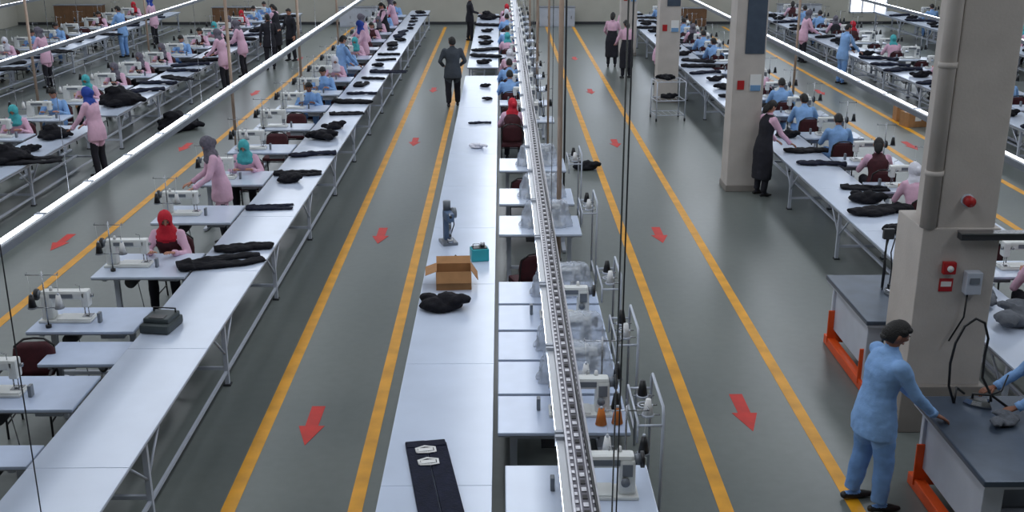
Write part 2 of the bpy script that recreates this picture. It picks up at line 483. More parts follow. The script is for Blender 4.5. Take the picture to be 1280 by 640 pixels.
# ------------------------------------------------------------------ garments
def garment(kind, seed, m='black_cloth', voxel=.013):
    r = random.Random(seed); b = MB()
    if kind == 'trousers':
        for s in (-1, 1):
            pts = [(0, s*.06, .025), (.25, s*.10, .03), (.55, s*.12+r.uniform(-.05, .05), .025), (.85, s*.15+r.uniform(-.08, .08), .02)]
            b.tube(pts, [.12, .11, .095, .085], 'skin', 14, flat=.27)
        b.tube([(-.18, 0, .035), (0, 0, .04)], [.17, .20], 'skin', 16, flat=.25)
    elif kind == 'long':
        pts = []
        for i in range(8):
            pts.append((i*.14-.45, r.uniform(-.07, .07), .035+r.uniform(0, .015)))
        b.tube(pts, [r.uniform(.09, .16) for _ in pts], 'skin', 14, flat=.32)
        for i in range(5):
            b.ell((r.uniform(-.4, .4), r.uniform(-.14, .14), .04), (.16, .11, .045), 'skin')
    elif kind == 'pile':
        for i in range(13):
            a = r.uniform(0, 6.3); d = r.uniform(0, .18)
            p = V((math.cos(a)*d*1.3, math.sin(a)*d, .04+r.uniform(0, .06)))
            q = p+V((r.uniform(-.2, .2), r.uniform(-.15, .15), r.uniform(-.03, .02)))
            b.tube([p, p.lerp(q, .5)+V((0, 0, .02)), q], [.08, .085, .06], 'skin', 12, flat=.5)
        b.ell((0, 0, .04), (.21, .17, .05), 'skin')
    elif kind == 'heap':
        for i in range(34):
            a = r.uniform(0, 6.3); d = r.uniform(0, .45)
            h = (.5-d)*.7
            p = V((math.cos(a)*d, math.sin(a)*d*1.1, .06+r.uniform(0, max(.02, h))))
            q = p+V((r.uniform(-.3, .3), r.uniform(-.3, .3), r.uniform(-.08, .02)))
            b.tube([p, p.lerp(q, .5)+V((0, 0, .03)), q], [.11, .12, .07], 'skin', 12, flat=.6)
        b.ell((0, 0, .12), (.45, .45, .2), 'skin')
    vs, fs = remesh(b, voxel, 2, .015, 7.5, seed, True)
    o = MB(); o.raw(vs, fs, m, True)
    return o.mesh('garment_'+kind)
G = {'t1': garment('trousers', 1, voxel=.012), 't2': garment('trousers', 5, 'navy_cloth', .012), 'l1': garment('long', 3), 'l2': garment('long', 8, 'navy_cloth'),
     'p1': garment('pile', 4), 'p2': garment('pile', 9), 'h1': garment('heap', 6, voxel=.025), 'g1': garment('pile', 12, 'grey_cloth'), 'w1': garment('pile', 15, 'scarf_white')}
GN = {'t': 'dark_trousers', 'l': 'dark_garment', 'p': 'dark_fabric_pile', 'h': 'dark_garment_heap', 'g': 'grey_fabric_pile', 'w': 'white_fabric_pile'}
def gar(k, x, y, z=.782, rz=0, sc=1):
    put(GN[k[0]], G[k], (x, y, z), rz, sc)

# ------------------------------------------------------------------ furniture
TH = .78
def long_table(L, w=.82, seam=2.4):
    b = MB(); n = max(1, round(L/seam)); s = L/n
    for i in range(n):
        b.box((0, -L/2+s*(i+.5), TH-.0125), (w, s-.004, .025), 'laminate', .004)
        b.box((0, -L/2+s*(i+.5), TH-.032), (w-.01, s-.01, .012), 'edge_grey')
    b.box((w/2-.06, 0, TH-.062), (.035, L-.1, .045), 'frame_white'); b.box((-w/2+.06, 0, TH-.062), (.035, L-.1, .045), 'frame_white')
    k = max(2, round(L/2.8)+1)
    for i in range(k):
        y = -L/2+.25+(L-.5)*i/(k-1)
        for sx in (-1, 1):
            x = sx*(w/2-.06)
            b.box((x, y, (TH-.04)/2), (.045, .045, TH-.04), 'frame_white')
            b.box((x, y, .01), (.08, .08, .02), 'frame_dark')
            for sy in (-1, 1):
                if abs(y+sy*.4) < L/2-.1:
                    b.cyl((x, y+sy*.02, .38), (x, y+sy*.42, TH-.07), .013, 'frame_white', n=6)
        b.box((0, y, .20), (w-.16, .035, .035), 'frame_white'); b.box((0, y, TH-.07), (w-.14, .035, .04), 'frame_white')
    b.box((0, 0, .22), (.04, L-.5, .03), 'frame_white')
    b.box((w/2-.06, 0, .16), (.03, L-.5, .03), 'frame_white')
    return b
def machine_table(w=1.12, d=.62, top='laminate'):
    b = MB()
    b.box((0, 0, TH-.018), (w, d, .032), top, .008)
    b.box((0, 0, TH-.038), (w-.01, d-.01, .01), 'edge_grey')
    for sx in (-1, 1):
        x = sx*(w/2-.14)
        b.box((x, 0, .03), (.06, d-.04, .04), 'frame_white', .006)
        b.box((x, 0, .38), (.06, .05, .70), 'frame_white')
        b.box((x, 0, TH-.06), (.05, d-.12, .035), 'frame_white')
        for sy in (-1, 1): b.cyl((x, sy*(d/2-.05), 0), (x, sy*(d/2-.05), .02), .022, 'black_plastic', n=8)
    b.box((0, 0, .16), (w-.3, .05, .04), 'frame_white')
    b.box((0, .03, .10), (.30, .22, .018), 'frame_dark', .004, rot=(.2, 0, 0))
    b.cyl((.18, .02, .62), (.18, .22, .62), .07, 'frame_dark', n=14)
    b.cyl((.18, -.02, .62), (.18, .02, .62), .045, 'steel', n=14)
    b.box((-.28, .05, TH-.10), (.25, .32, .09), 'frame_white', .006)
    b.cyl((.10, .02, .12), (.17, 0, .60), .006, 'steel', n=6)
    return b
def sewing_machine():
    b = MB()
    b.box((0, 0, .012), (.50, .19, .024), 'machine_white', .006)
    b.box((-.08, -.0, .030), (.32, .17, .016), 'machine_white', .006)
    b.box((-.19, -.02, .0395), (.09, .10, .004), 'steel')
    b.box((.17, .0, .15), (.12, .13, .26), 'machine_white', .025, taper=.92)
    b.box((0, .0, .265), (.44, .105, .095), 'machine_white', .028)
    b.box((-.195, -.005, .225), (.075, .115, .17), 'machine_white', .022)
    b.box((.02, -.056, .265), (.20, .006, .045), 'machine_grey', .002)
    b.box((.02, .056, .262), (.22, .006, .04), 'machine_grey', .002)
    b.box((.17, -.066, .21), (.07, .01, .09), 'machine_grey', .003)
    b.cyl((.22, 0, .262), (.262, 0, .262), .040, 'machine_grey', n=18); b.cyl((.262, 0, .262), (.285, 0, .262), .058, 'black_plastic', n=20)
    b.cyl((.285, 0, .262), (.292, 0, .262), .025, 'steel', n=12)
    b.cyl((-.20, -.02, .06), (-.20, -.02, .15), .005, 'steel', n=6); b.cyl((-.20, -.02, .045), (-.20, -.02, .07), .0025, 'steel', n=6)
    b.cyl((-.17, -.005, .06), (-.17, -.005, .15), .006, 'steel', n=6); b.box((-.185, -.025, .046), (.03, .045, .006), 'steel')
    b.cyl((-.235, -.03, .24), (-.255, -.03, .24), .018, 'steel', n=10)
    b.cyl((-.15, -.06, .25), (-.15, -.085, .25), .016, 'steel', n=10); b.cyl((.155, -.07, .13), (.155, -.095, .13), .03, 'machine_grey', n=14)
    b.tube([(-.16, .03, .31), (-.16, .03, .36), (-.12, .03, .37)], .004, 'steel', 6)
    b.tube([(.05, .03, .31), (.05, .03, .345), (.08, .03, .345)], .004, 'steel', 6)
    b.cyl((.12, .02, .31), (.12, .02, .35), .018, 'thread_white', .012, 10)
    b.box((-.33, .06, .05), (.03, .06, .10), 'machine_grey', .006)
    return b
def thread_stand():
    b = MB()
    b.cyl((0, 0, 0), (0, 0, .62), .008, 'steel', n=8); b.cyl((0, 0, 0), (0, 0, .03), .03, 'black_plastic', n=12)
    b.cyl((-.16, 0, .22), (.16, 0, .22), .006, 'steel', n=6); b.cyl((-.17, 0, .58), (.17, 0, .58), .005, 'steel', n=6)
    for s, mm in ((-1, 'thread_white'), (1, 'black_plastic')):
        b.cyl((s*.14, 0, .215), (s*.14, 0, .228), .05, 'machine_grey', n=14)
        b.cyl((s*.14, 0, .228), (s*.14, 0, .36), .042, mm, .022, 14)
        b.cyl((s*.14, 0, .36), (s*.14, 0, .38), .012, 'frame_white', n=8)
        b.tube([(s*.14, 0, .37), (s*.15, 0, .58)], .0012, 'thread_white', 4)
        b.tube([(s*.16, .02, .60), (s*.16, 0, .58), (s*.16, -.02, .60)], .004, 'steel', 6)
    return b
def chair():
    b = MB()
    b.box((0, 0, .43), (.44, .42, .07), 'maroon', .03)
    rings = []
    for z, y, w in ((.50, -.19, .18), (.56, -.20, .205), (.68, -.215, .215), (.78, -.225, .20), (.84, -.23, .13)):
        rings.append(ering((0, y, z), V((1, 0, 0)), V((0, 1, 0)), w, .028, 16, 3.5))
    b.loft(rings, 'maroon')
    for s in (-1, 1):
        b.tube([(s*.21, .20, 0), (s*.21, .18, .42), (s*.21, -.18, .42)], .012, 'black_plastic', 8)
        b.tube([(s*.21, -.24, 0), (s*.21, -.18, .42), (s*.20, -.21, .55), (s*.19, -.245, .80), (s*.10, -.26, .865)], .012, 'black_plastic', 8)
        b.cyl((s*.21, .19, .15), (s*.21, -.22, .15), .009, 'black_plastic', n=6)
    b.tube([(.10, -.26, .865), (0, -.262, .875), (-.10, -.26, .865)], .012, 'black_plastic', 8)
    b.cyl((-.21, -.19, .38), (.21, -.19, .38), .010, 'black_plastic', n=6)
    b.cyl((-.21, .18, .38), (.21, .18, .38), .010, 'black_plastic', n=6)
    return b
def armchair():
    b = chair()
    for s in (-1, 1):
        b.tube([(s*.22, -.20, .62), (s*.25, -.05, .66), (s*.25, .12, .66), (s*.23, .17, .60), (s*.22, .18, .44)], .016, 'black_plastic', 8)
    return b
M_mt = machine_table().mesh('machine_table'); M_mt2 = machine_table(1.12, .92).mesh('machine_table_deep'); M_mt3 = machine_table(1.12, .72, 'laminate2').mesh('machine_table_blue')
M_sm = sewing_machine().mesh('sewing_machine'); M_ts = thread_stand().mesh('thread_stand'); M_ch = chair().mesh('chair'); M_ac = armchair().mesh('armchair')

def covered_machine():
    # clear dust cover hanging loosely over a machine: flat ridge along the arm, skirt flaring to the table
    b = MB(); X = V((1, 0, 0)); Y = V((0, 1, 0))
    b.loft([ering((.01, 0, z), X, Y, rx, ry, 28, e) for z, rx, ry, e in ((0, .36, .19, 3.2), (.05, .345, .175, 3.4), (.16, .325, .14, 3.6), (.27, .305, .105, 4), (.335, .285, .085, 4), (.352, .25, .06, 3))], 'skin')
    vs, fs = remesh(b, .014, 1, .016, 15, 3, True)
    for v in vs:   # vertical pleats, deeper toward the hem
        k = max(0, 1-v.z/.33); a = math.atan2(v.y*1.8, v.x)
        f = 1+.07*k*math.sin(a*11)
        v.x *= f; v.y *= f
    o = MB(); o.raw(vs, fs, 'plastic_film', True); o.add(sewing_machine(), Matrix.Scale(.95, 4))
    return o.mesh('plastic_covered_sewing_machine')
M_cov = covered_machine()

# ------------------------------------------------------------------ room shell
XW, YB, YF, ZC = 21.0, 48.0, -4.0, 7.2
b = MB(); b.box((0, (YB+YF)/2, -.1), (2*XW, YB-YF, .2), 'floor'); put('floor', b)
b = MB(); b.box((0, (YB+YF)/2, ZC+.1), (2*XW+.4, YB-YF+.4, .2), 'ceiling_paint'); put('ceiling', b)
b = MB(); b.box((0, YB+.1, ZC/2), (2*XW, .2, ZC), 'wall_paint'); put('wall_back', b)
b = MB(); b.box((0, YF-.1, ZC/2), (2*XW, .2, ZC), 'wall_paint'); put('wall_front', b)
b = MB(); b.box((-XW-.1, (YB+YF)/2, ZC/2), (.2, YB-YF, ZC), 'wall_paint'); put('wall_left', b)
b = MB(); b.box((XW+.1, (YB+YF)/2, ZC/2), (.2, YB-YF, ZC), 'wall_paint'); put('wall_right', b)
b = MB(); b.box((0, YB-.012, .06), (2*XW, .024, .12), 'frame_dark'); put('baseboard_back', b)
def window_glow_panel(n, x, z, w, h):
    b = MB(); b.box((0, 0, 0), (w, .02, h), 'day_glass')
    for i in range(4): b.box((-w/2+w*i/3, -.02, 0), (.06, .05, h+.06), 'frame_white')
    for s in (-1, 0, 1): b.box((0, -.02, s*h/2), (w+.06, .05, .06), 'frame_white')
    put('window_glow_panel_%d' % n, b, (x, YB-.03, z))
window_glow_panel(1, 16.0, 1.15, 1.6, 1.3)
for i in range(7): window_glow_panel(2+i, -16.8+5.6*i, 4.4, 4.2, 3.2)  # upper windows out of view, added to put sheen on far floor and tables

# floor markings
for x in (-7.62, -6.30, -2.38, -1.28, 1.94, 3.08, 8.35, 9.5):
    b = MB(); b.box((0, 0, .0015), (.125, 42.0, .003), 'yellow_paint'); put('floor_marking_line', b, (x, 26.0, 0))
b = MB()
pts = [(-.07, .43), (.07, .43), (.065, -.02), (.13, -.02), (0, -.43), (-.13, -.02), (-.065, -.02)]
vs = [(x, y, .004) for x, y in pts]+[(x, y, .0005) for x, y in pts]
b.raw(vs, [tuple(range(6, -1, -1)), tuple(range(7, 14))]+[(i, (i+1) % 7, 7+(i+1) % 7, 7+i) for i in range(7)], 'red_paint')
ar = b.mesh('floor_arrow')
for x, ys in ((-1.92, (9.85, 16.4, 23.5, 30.5, 37.5)), (2.50, (10.1, 16.4, 23.3, 30.2, 37)), (-6.85, (16.1, 23, 30, 37)), (8.9, (16, 23, 30))):
    for y in ys: put('floor_arrow', ar, (x, y, 0))

# pillars
def pillar(y, near=False):
    b = MB()
    b.box((4.375, 0.275, ZC/2), (.55, .55, ZC), 'column_paint', .015)
    if near:
        b.box((4.33, .30, 1.05), (.74, .66, 2.1), 'column_paint', .012)
        b.box((4.33, .28, .25), (.82, .74, .5), 'column_base', .01)
        b.cyl((4.02, .02, 2.1), (4.02, .02, ZC), .075, 'column_paint', n=18)
        for z in (2.6, 3.6, 4.4): b.cyl((4.02, .02, z), (4.02, .02, z+.05), .085, 'column_paint', n=18)
    else:
        b.box((4.375, .275, .06), (.58, .58, .12), 'column_base', .01)
        b.box((4.45, -.012, 3.1), (.34, .02, 1.2), 'board_grey', .004)
        b.box((4.5, -.012, 2.0), (.2, .012, .28), 'paper'); b.box((4.5, -.02, 1.9), (.18, .012, .10), 'paper_blue')
        b.box((4.24, -.012, 1.95), (.12, .012, .16), 'red_plastic')
    put('pillar', b, (0, y, 0))
pillar(9.72, True)
for y in (19.1, 28.4, 37.6): pillar(y)

# hanging rails with fluorescent tubes
def rail(x, y0, y1, z, fine=False, side=-1):
    b = MB(); L = y1-y0
    w = .125 if fine else .06
    if fine:
        b.box((0, L/2, 0), (w, L, .05), 'dark_rail')
        for s in (-1, 1):
            b.box((s*w/2, L/2, .024), (.012, L, .034), 'aluminium'); b.box((s*.026, L/2, .028), (.007, L, .008), 'aluminium')
        y = .05; k = 0
        while y < min(L, 24):
            b.box((0, y, .0265), (.026, .040, .004), 'slot_glint' if k % 2 else 'slot_dark')
            for s in (-1, 1):
                b.box((s*.044, y+.03, .0265), (.016, .030, .004), 'slot_glint')
            y += .075; k += 1
        b.tube([(.044+.010*math.sin(i*.9), i*L/60, .045) for i in range(61)], .008, 'black_plastic', 6)
    else:
        b.box((.032*-side, L/2, -.01), (w, L, .07), 'machine_grey')
        b.box((.032*-side, L/2, .028), (w*.5, L, .012), 'reflector')
    n = int(L/1.30)
    tx = side*(w/2+.030) if fine else side*.045
    for i in range(n):
        ya = i*1.30+.04
        if fine:
            b.cyl((tx, ya, -.055), (tx, ya+1.20, -.055), .018, 'tube_light', n=8)
            b.box((tx*.8, ya+.6, -.03), (.07, 1.24, .012), 'reflector')
        else:
            b.box((tx, ya+.61, .0), (.075, 1.17, .05), 'tube_light', .015)
            b.box((tx, ya+.61, -.032), (.095, 1.24, .012), 'reflector')
        for yy in (ya-.012, ya+1.232): b.box((tx, yy, -.03 if fine else 0), (.05 if fine else .09, .03, .06), 'frame_white')
        if i % 4 == 0:
            b.cyl((0, ya+.6, .02), (0, ya+.6, ZC-z), .0035, 'steel', n=5)
    put('fluorescent_light_rail', b, (x, y0, z))
rail(-4.46, 5.0, 46, 2.1); rail(.42, 3.0, 46, 2.1, True, -1); rail(6.1, 8.0, 26.5, 2.1, side=1); rail(6.1, 28, 46, 2.1, side=1)
rail(-9.6, 14, 46, 2.1); rail(11.6, 16, 46, 2.1, side=1); rail(-14.9, 22, 46, 2.1); rail(16.8, 24, 46, 2.1, side=1)

def pole(x, y, r=.022, m='wood_pole', z0=0):
    b = MB(); b.cyl((0, 0, z0), (0, 0, ZC), r, m, n=10); b.cyl((0, 0, z0), (0, 0, z0+.03), r*1.5, 'frame_dark', n=10); put('conduit_pole', b, (x, y, 0))
pole(.83, 15.13, .035); pole(1.12, 18.9, .018, 'frame_dark'); pole(.93, 21.35); pole(.95, 28.65, .035); pole(.95, 36.4, .03); pole(-5.06, 20.3, .03); pole(-5.06, 27.4, .035); pole(-5.06, 34, .03)
pole(7.0, 17.2, .03); pole(7.0, 25.8, .03); pole(-10.3, 24, .03); pole(-10.3, 32, .03); pole(12.5, 28, .03)
b = MB(); b.cyl((0, 0, .785), (0, 0, ZC), .005, 'frame_dark', n=6); b.cyl((0, 0, .785), (0, 0, .80), .02, 'frame_dark', n=8); put('hanging_cable', b, (-3.2, 6.6, 0))
b = MB(); b.cyl((0, 0, 0), (0, 0, ZC), .005, 'frame_dark', n=6); b.cyl((0, 0, 0), (0, 0, .02), .02, 'frame_dark', n=8); put('hanging_cable', b, (.75, 6.25, 0))

# ------------------------------------------------------------------ rows
def ltab(x, y0, y1, w=.82):
    put('long_work_table', long_table(y1-y0, w), (x, (y0+y1)/2, 0))
ltab(-3.34, 5.2, 46, .80)
ltab(-.505, 5.0, 28.0, .85)
ltab(-.505, 29.5, 44.5, .85)
ltab(5.30, 9.4, 20.9); ltab(5.30, 23.0, 45.5)
ltab(-8.5, 15.0, 21.5); ltab(-8.5, 22.6, 45)
ltab(-13.6, 22, 45.5); ltab(10.7, 15.5, 45.5); ltab(15.8, 22, 45.5)

def station(x, y, face, who=None, mesh=None, mach=True, covered=False, ch=True, stand=True, dx=0, mx=0):
    """face=+1 operator faces +Y (sits on the -Y side)."""
    rz = 0 if face > 0 else math.pi
    put('machine_table', mesh or M_mt, (x, y, 0), rz)
    if mach:
        if covered: put('plastic_covered_sewing_machine', M_cov, (x+mx, y-.03, TH), rz+.1)
        else: put('sewing_machine', M_sm, (x+mx, y+.02*face, TH), rz, 1.1)
    if stand: put('thread_stand', M_ts, (x+.36*face, y+.24*face, TH), rz)
    if ch: put('chair', M_ch, (x-.06*face+dx, y-.80*face, 0), rz)
    if who:
        nm = 'seated_seamstress' if who[0] == 'f' else 'seated_tailor'
        put(nm, P[who], (x-.06*face+dx, y-.74*face, 0), rz+R.uniform(-.12, .12))
sit = ['f_red', 'f_teal', 'f_white', 'f_hair', 'm_blue', 'm_blue2', 'm_blue', 'f_dark', 'm_blue', None]

# left row (operators face the camera)
XL = -4.34
station(XL, 9.0, -1, None, M_mt3, ch=False, mx=-.27)
put('machine_table', M_mt3, (-4.34, 7.85, 0), 0, (1, .5, .97))
put('armchair', M_ac, (-4.66, 9.80, 0), math.pi+.1)
put('machine_table', M_mt3, (-4.16, 10.05, -.06), 0, (.70, .80, 1))
station(XL-.05, 10.82, -1, None, M_mt3, ch=False, mx=-.24)
station(XL, 12.65, -1, 'f_red', M_mt2, mx=-.24)
station(XL, 14.95, -1, None, M_mt2, ch=False, mx=-.24)
put('standing_seamstress', P['sf_vest'], (-4.25, 15.95, 0), math.pi*.62)
station(XL, 17.1, -1, 'f_teal', M_mt2, mx=-.24)
y = 19.3; k = 0
seq = [None, None, 'm_blue2', 'm_blue', 'f_white', 'm_blue', 'f_teal', None, 'f_hair', 'f_dark', 'm_blue', 'f_red', 'm_blue']
while y < 45:
    station(XL, y, -1, seq[k % len(seq)], M_mt if k % 2 else M_mt3, mx=-.2); y += 2.05; k += 1
put('standing_tailor', P['sm_blue'], (-4.25, 28.75, 0), -.9)
for px, py, kk, rr in ((-4.1, 32.7, 'sf_blue', 2.0), (-4.3, 34.8, 'sf_vest', 1.2), (-4.1, 38.8, 'sf_dark', 2.), (-4.0, 41.2, 'sf_vest', 1.5)):
    put('standing_seamstress', P[kk], (px, py, 0), rr)

# center row (operators face away from the camera)
XC = .52
for yy, cov, mm in ((7.15, False, M_mt2), (8.52, False, M_mt3), (9.29, True, M_mt3), (10.06, True, M_mt3), (10.84, False, M_mt3), (11.62, True, M_mt3)):
    station(XC+(.06 if yy < 8 else 0), yy, 1, None, mm, covered=cov, ch=False, stand=(yy < 9), mx=.16)
for yy, cov in ((14.35, True), (15.9, True), (18.0, True)):
    station(XC, yy, 1, None, M_mt2, covered=cov, ch=False, mx=.08, stand=False)
put('chair', M_ch, (.35, 16.9, 0), 0); put('chair', M_ch, (.35, 13.0, 0), .3)
y = 22.1; seq2 = ['f_red', None, 'm_blue', 'm_blue', 'f_white', None, 'f_teal', 'm_blue', None, 'm_blue', 'f_white']
k = 0
while y < 44:
    station(XC, y, 1, seq2[k % len(seq2)], M_mt, dx=-.25); y += 1.95; k += 1
put('man_in_grey_suit', P['sm_suit'], (-1.25, 27.9, 0), .15, (1.12, 1.12, 1.03))

# right row (operators face away)
XR = 6.32
seq3 = ['f_white', 'f_white', 'f_hair', 'm_blue', 'm_blue2', 'm_blue', 'f_white', 'm_blue', None, 'm_blue2', 'm_blue', 'f_dark', 'm_blue', 'f_red', 'm_blue', 'm_blue', 'f_teal']
ys3 = [12.4, 16.4, 18.2, 20.4, 22.7, 24.7, 26.7, 28.7, 30.6, 32.5, 34.4, 36.3, 38.2, 40.1, 42.0, 44.1]
for yy, w in zip(ys3, seq3):
    station(XR, yy, 1, w, M_mt)
station(XR, 14.2, 1, None, M_mt)
put('standing_seamstress', P['sf_dark'], (4.66, 18.82, 0), -1.2)
put('standing_seamstress', P['sf_pinkskirt'], (3.75, 32.6, 0), .3); put('standing_seamstress', P['sf_pinkskirt'], (3.55, 35.0, 0), -.2)

# other rows
for xr, face, y0, seed in ((-9.58, -1, 16.5, 1), (-14.7, -1, 24, 2), (11.75, 1, 17.5, 3), (16.9, 1, 24, 4)):
    rr = random.Random(seed); y = y0
    while y < 45:
        who = rr.choice(sit)
        station(xr, y, face, who, M_mt); y += 1.95
for px, py, kk, rz in ((-7.72, 20.4, 'sf_blue', 1.3), (-7.3, 34.5, 'sm_black', .4), (-7.0, 36.5, 'sm_black', 2.4), (-7.8, 33, 'sf_vest', 1.5), (-7.8, 38.2, 'sf_dark', 1.2),
                       (-7.75, 30.5, 'sf_vest', 1.3), (-12.9, 31, 'sf_vest', 1.4), (-12.9, 37.5, 'sm_blue', 1.2), (-12.9, 41, 'sf_blue', 1.4), (9.9, 31.5, 'sm_blue', -1.3), (9.95, 36, 'sf_vest', -1.4),
                       (15.0, 36, 'sf_blue', -1.3),
                       (4.5, 31.2, 'sf_vest', -1.3), (4.5, 41.0, 'sf_vest', -1.3), (-1.2, 42, 'sm_black', -1.3)):
    nm = {'sf': 'standing_seamstress', 'sm': 'standing_tailor'}[kk[:2]]
    put(nm, P[kk], (px, py, 0), rz)

# garments on the tables
gar('t1', -3.78, 12.55, rz=.42, sc=1.0); gar('l1', -3.35, 13.25, rz=.15, sc=.75)
gar('t2', -3.60, 15.2, rz=.1, sc=.65); gar('p1', -3.4, 16.8, rz=.1, sc=.9); gar('t1', -3.6, 17.3, rz=.1, sc=.75); gar('l2', -3.35, 18.7, rz=.3, sc=.8); gar('p2', -3.35, 20.2, rz=.5, sc=1.3); gar('p1', -3.3, 21.1, rz=1.0, sc=1.0); gar('t1', -3.5, 22.6, rz=.2, sc=.7)
rr = random.Random(21)
for y in [24+i*1.15 for i in range(19)]:
    gar(rr.choice(['t1', 'l1', 'p1', 'l2', 'p2', 't2']), -3.35+rr.uniform(-.12, .12), y, rz=rr.uniform(-.6, .6) if rr.random() < .7 else 1.5, sc=rr.uniform(.6, .95))
gar('p1', -.66, 11.1, rz=.2, sc=1.2)
gar('l2', -.45, 21.6, rz=.15, sc=.45); gar('w1', -.45, 19.3, sc=.6); gar('p2', -.3, 24.4, sc=.5); gar('p1', -.4, 26.2, sc=.6)
for y in (30.2, 31.6, 33, 34.5, 36, 38, 40): gar(rr.choice(['p1', 'p2', 'l1']), -.5, y, rz=rr.uniform(-.5, .5), sc=rr.uniform(.8, 1.1))
gar('h1', -.5, 42.4, sc=.75)
for y, kx, s_ in ((12.3, 'p2', 1.3), (13.9, 'p2', 1.0), (14.9, 'l1', 1.0), (15.5, 'p1', 1.2), (16.3, 't1', .7), (17.9, 'l2', .8), (18.9, 'l1', .8), (20.2, 'p1', 1.0)): gar(kx, 5.42, y, rz=rr.uniform(-.3, .3), sc=s_)
gar('g1', 5.5, 10.6, rz=.4, sc=1.3); gar('g1', 5.35, 11.3, rz=1.2, sc=1.1)
for y in [23.5+i*1.2 for i in range(18)]: gar(rr.choice(['t1', 'l1', 'p1', 'l2', 'p2']), 5.3+rr.uniform(-.1, .1), y, rz=rr.uniform(-.5, .5), sc=rr.uniform(.7, 1.0))
for xx, y0 in ((-8.5, 15.6), (-13.6, 23), (10.7, 17), (15.8, 23)):
    y = y0
    while y < 44:
        if not (21 < y < 25 and xx == -8.5):
            gar(rr.choice(['t1', 'l1', 'p1', 'l2', 'p2', 'p1']), xx+rr.uniform(-.1, .1), y, rz=rr.uniform(-.6, .6), sc=rr.uniform(.8, 1.1))
        y += rr.uniform(.8, 1.4)
gar('h1', -8.5, 18.3, sc=.72); gar('h1', -8.5, 20.3, sc=.6)
gar('h1', -8.45, 23.9, sc=.95); gar('h1', -7.55, 25.0, 0.0, sc=1.0)
gar('p1', 1.66, 20.9, 0.0, sc=1.2)
def carton():
    b = MB(); b.box((0, 0, .17), (.5, .38, .34), 'cardboard', .006); b.box((0, 0, .341), (.5, .05, .002), 'paper'); b.box((0, -.191, .2), (.16, .002, .10), 'paper')
    return b.mesh('closed_cardboard_box')
M_ct = carton()
for x, y, rz in ((9.75, 25.2, .2), (9.8, 25.9, -.1), (-5.35, 30.4, .3), (12.85, 22.5, .1), (-10.8, 28, .4), (7.3, 30.0, .1)):
    put('closed_cardboard_box', M_ct, (x, y, 0), rz)

# ------------------------------------------------------------------ items on the centre table
b = MB()  # open cardboard box
w, d, h = .40, .32, .22
b.box((0, 0, .006), (w, d, .012), 'cardboard_in')
for s in (-1, 1):
    b.box((s*w/2, 0, h/2), (.006, d, h), 'cardboard'); b.box((0, s*d/2, h/2), (w, .006, h), 'cardboard')
b.box((-w/2-.06, 0, h-.015), (.14, d, .005), 'cardboard', rot=(0, -.35, 0)); b.box((w/2+.04, 0, h-.045), (.14, d, .005), 'cardboard', rot=(0, 1.0, 0))
b.box((0, d/2+.06, h+.02), (w, .13, .005), 'cardboard', rot=(.5, 0, 0)); b.box((0, -d/2-.03, h-.06), (w, .13, .005), 'cardboard', rot=(1.1, 0, 0))
b.ell((0, 0, .06), (.14, .11, .06), 'cardboard_in')
put('open_cardboard_box', b, (-.56, 11.85, TH), .05)
b = MB()  # button press
b.box((0, 0, .02), (.20, .26, .04), 'machine_grey', .01); b.box((0, .06, .22), (.09, .10, .38), 'machine_blue', .02); b.box((0, -.03, .38), (.10, .26, .12), 'machine_blue', .025)
b.cyl((0, -.11, .12), (0, -.11, .34), .018, 'steel', n=10); b.cyl((0, -.11, .04), (0, -.11, .09), .04, 'steel', n=14)
b.cyl((.05, .02, .40), (.11, .02, .40), .07, 'machine_grey', n=18); b.cyl((0, .05, .44), (0, .05, .56), .05, 'machine_grey', n=14)
b.tube([(0, -.13, .40), (-.04, -.22, .46), (-.04, -.30, .44)], .009, 'steel', 6); b.ell((-.04, -.31, .44), (.02, .02, .02), 'black_plastic')
b.tube([(.05, .1, .05), (.12, .15, .2), (.09, .1, .45)], .008, 'black_plastic', 6)
put('button_press_machine', b, (-.70, 13.5, TH), .3)
b = MB(); b.box((0, 0, .08), (.22, .17, .16), 'teal', .015); b.box((0, 0, .165), (.18, .13, .012), 'black_plastic', .004); b.cyl((.04, 0, .17), (.04, 0, .22), .03, 'steel', n=10); b.tube([(-.08, 0, .17), (-.08, 0, .21), (0, 0, .21), (0, 0, .17)], .006, 'steel', 6)
put('teal_oil_container', b, (-.28, 12.8, TH), .2)
b = MB(); b.box((0, 0, .03), (.16, .11, .05), 'black_plastic', .012); b.tube([(.05, 0, .05), (.1, .03, .09), (.16, 0, .03)], .01, 'black_plastic', 6); put('hand_tool', b, (-.66, 12.65, TH), .3)
b = MB()  # folded denim trousers with white waistband tags
b.box((-.085, .01, .014), (.165, 1.22, .026), 'navy_cloth', .012); b.box((.085, -.04, .013), (.165, 1.22, .024), 'navy_cloth', .012); b.box((0, .55, .024), (.32, .10, .018), 'navy_cloth', .008)
for yy in (.40, .20):
    b.tube([(-.085, yy, .034), (-.09, yy+.07, .034), (-.02, yy+.10, .034), (.06, yy+.07, .034), (.06, yy, .034), (0, yy-.01, .034), (-.085, yy, .034)], .013, 'paper', 6, flat=.3)
    b.box((-.015, yy+.045, .032), (.12, .05, .004), 'paper', .001)
put('folded_trousers_with_tags', b, (-.53, 7.38, TH), .17)
b = MB(); b.box((0, 0, .05), (.32, .38, .10), 'grey_plastic', .03); b.box((0, .02, .12), (.28, .29, .06), 'grey_plastic', .02); b.box((0, -.06, .152), (.16, .1, .006), 'black_plastic'); b.tube([(-.12, .1, .14), (-.12, .1, .19), (.12, .1, .19), (.12, .1, .14)], .010, 'black_plastic', 8)
put('grey_tool_case', b, (-3.56, 10.55, TH), -.15)

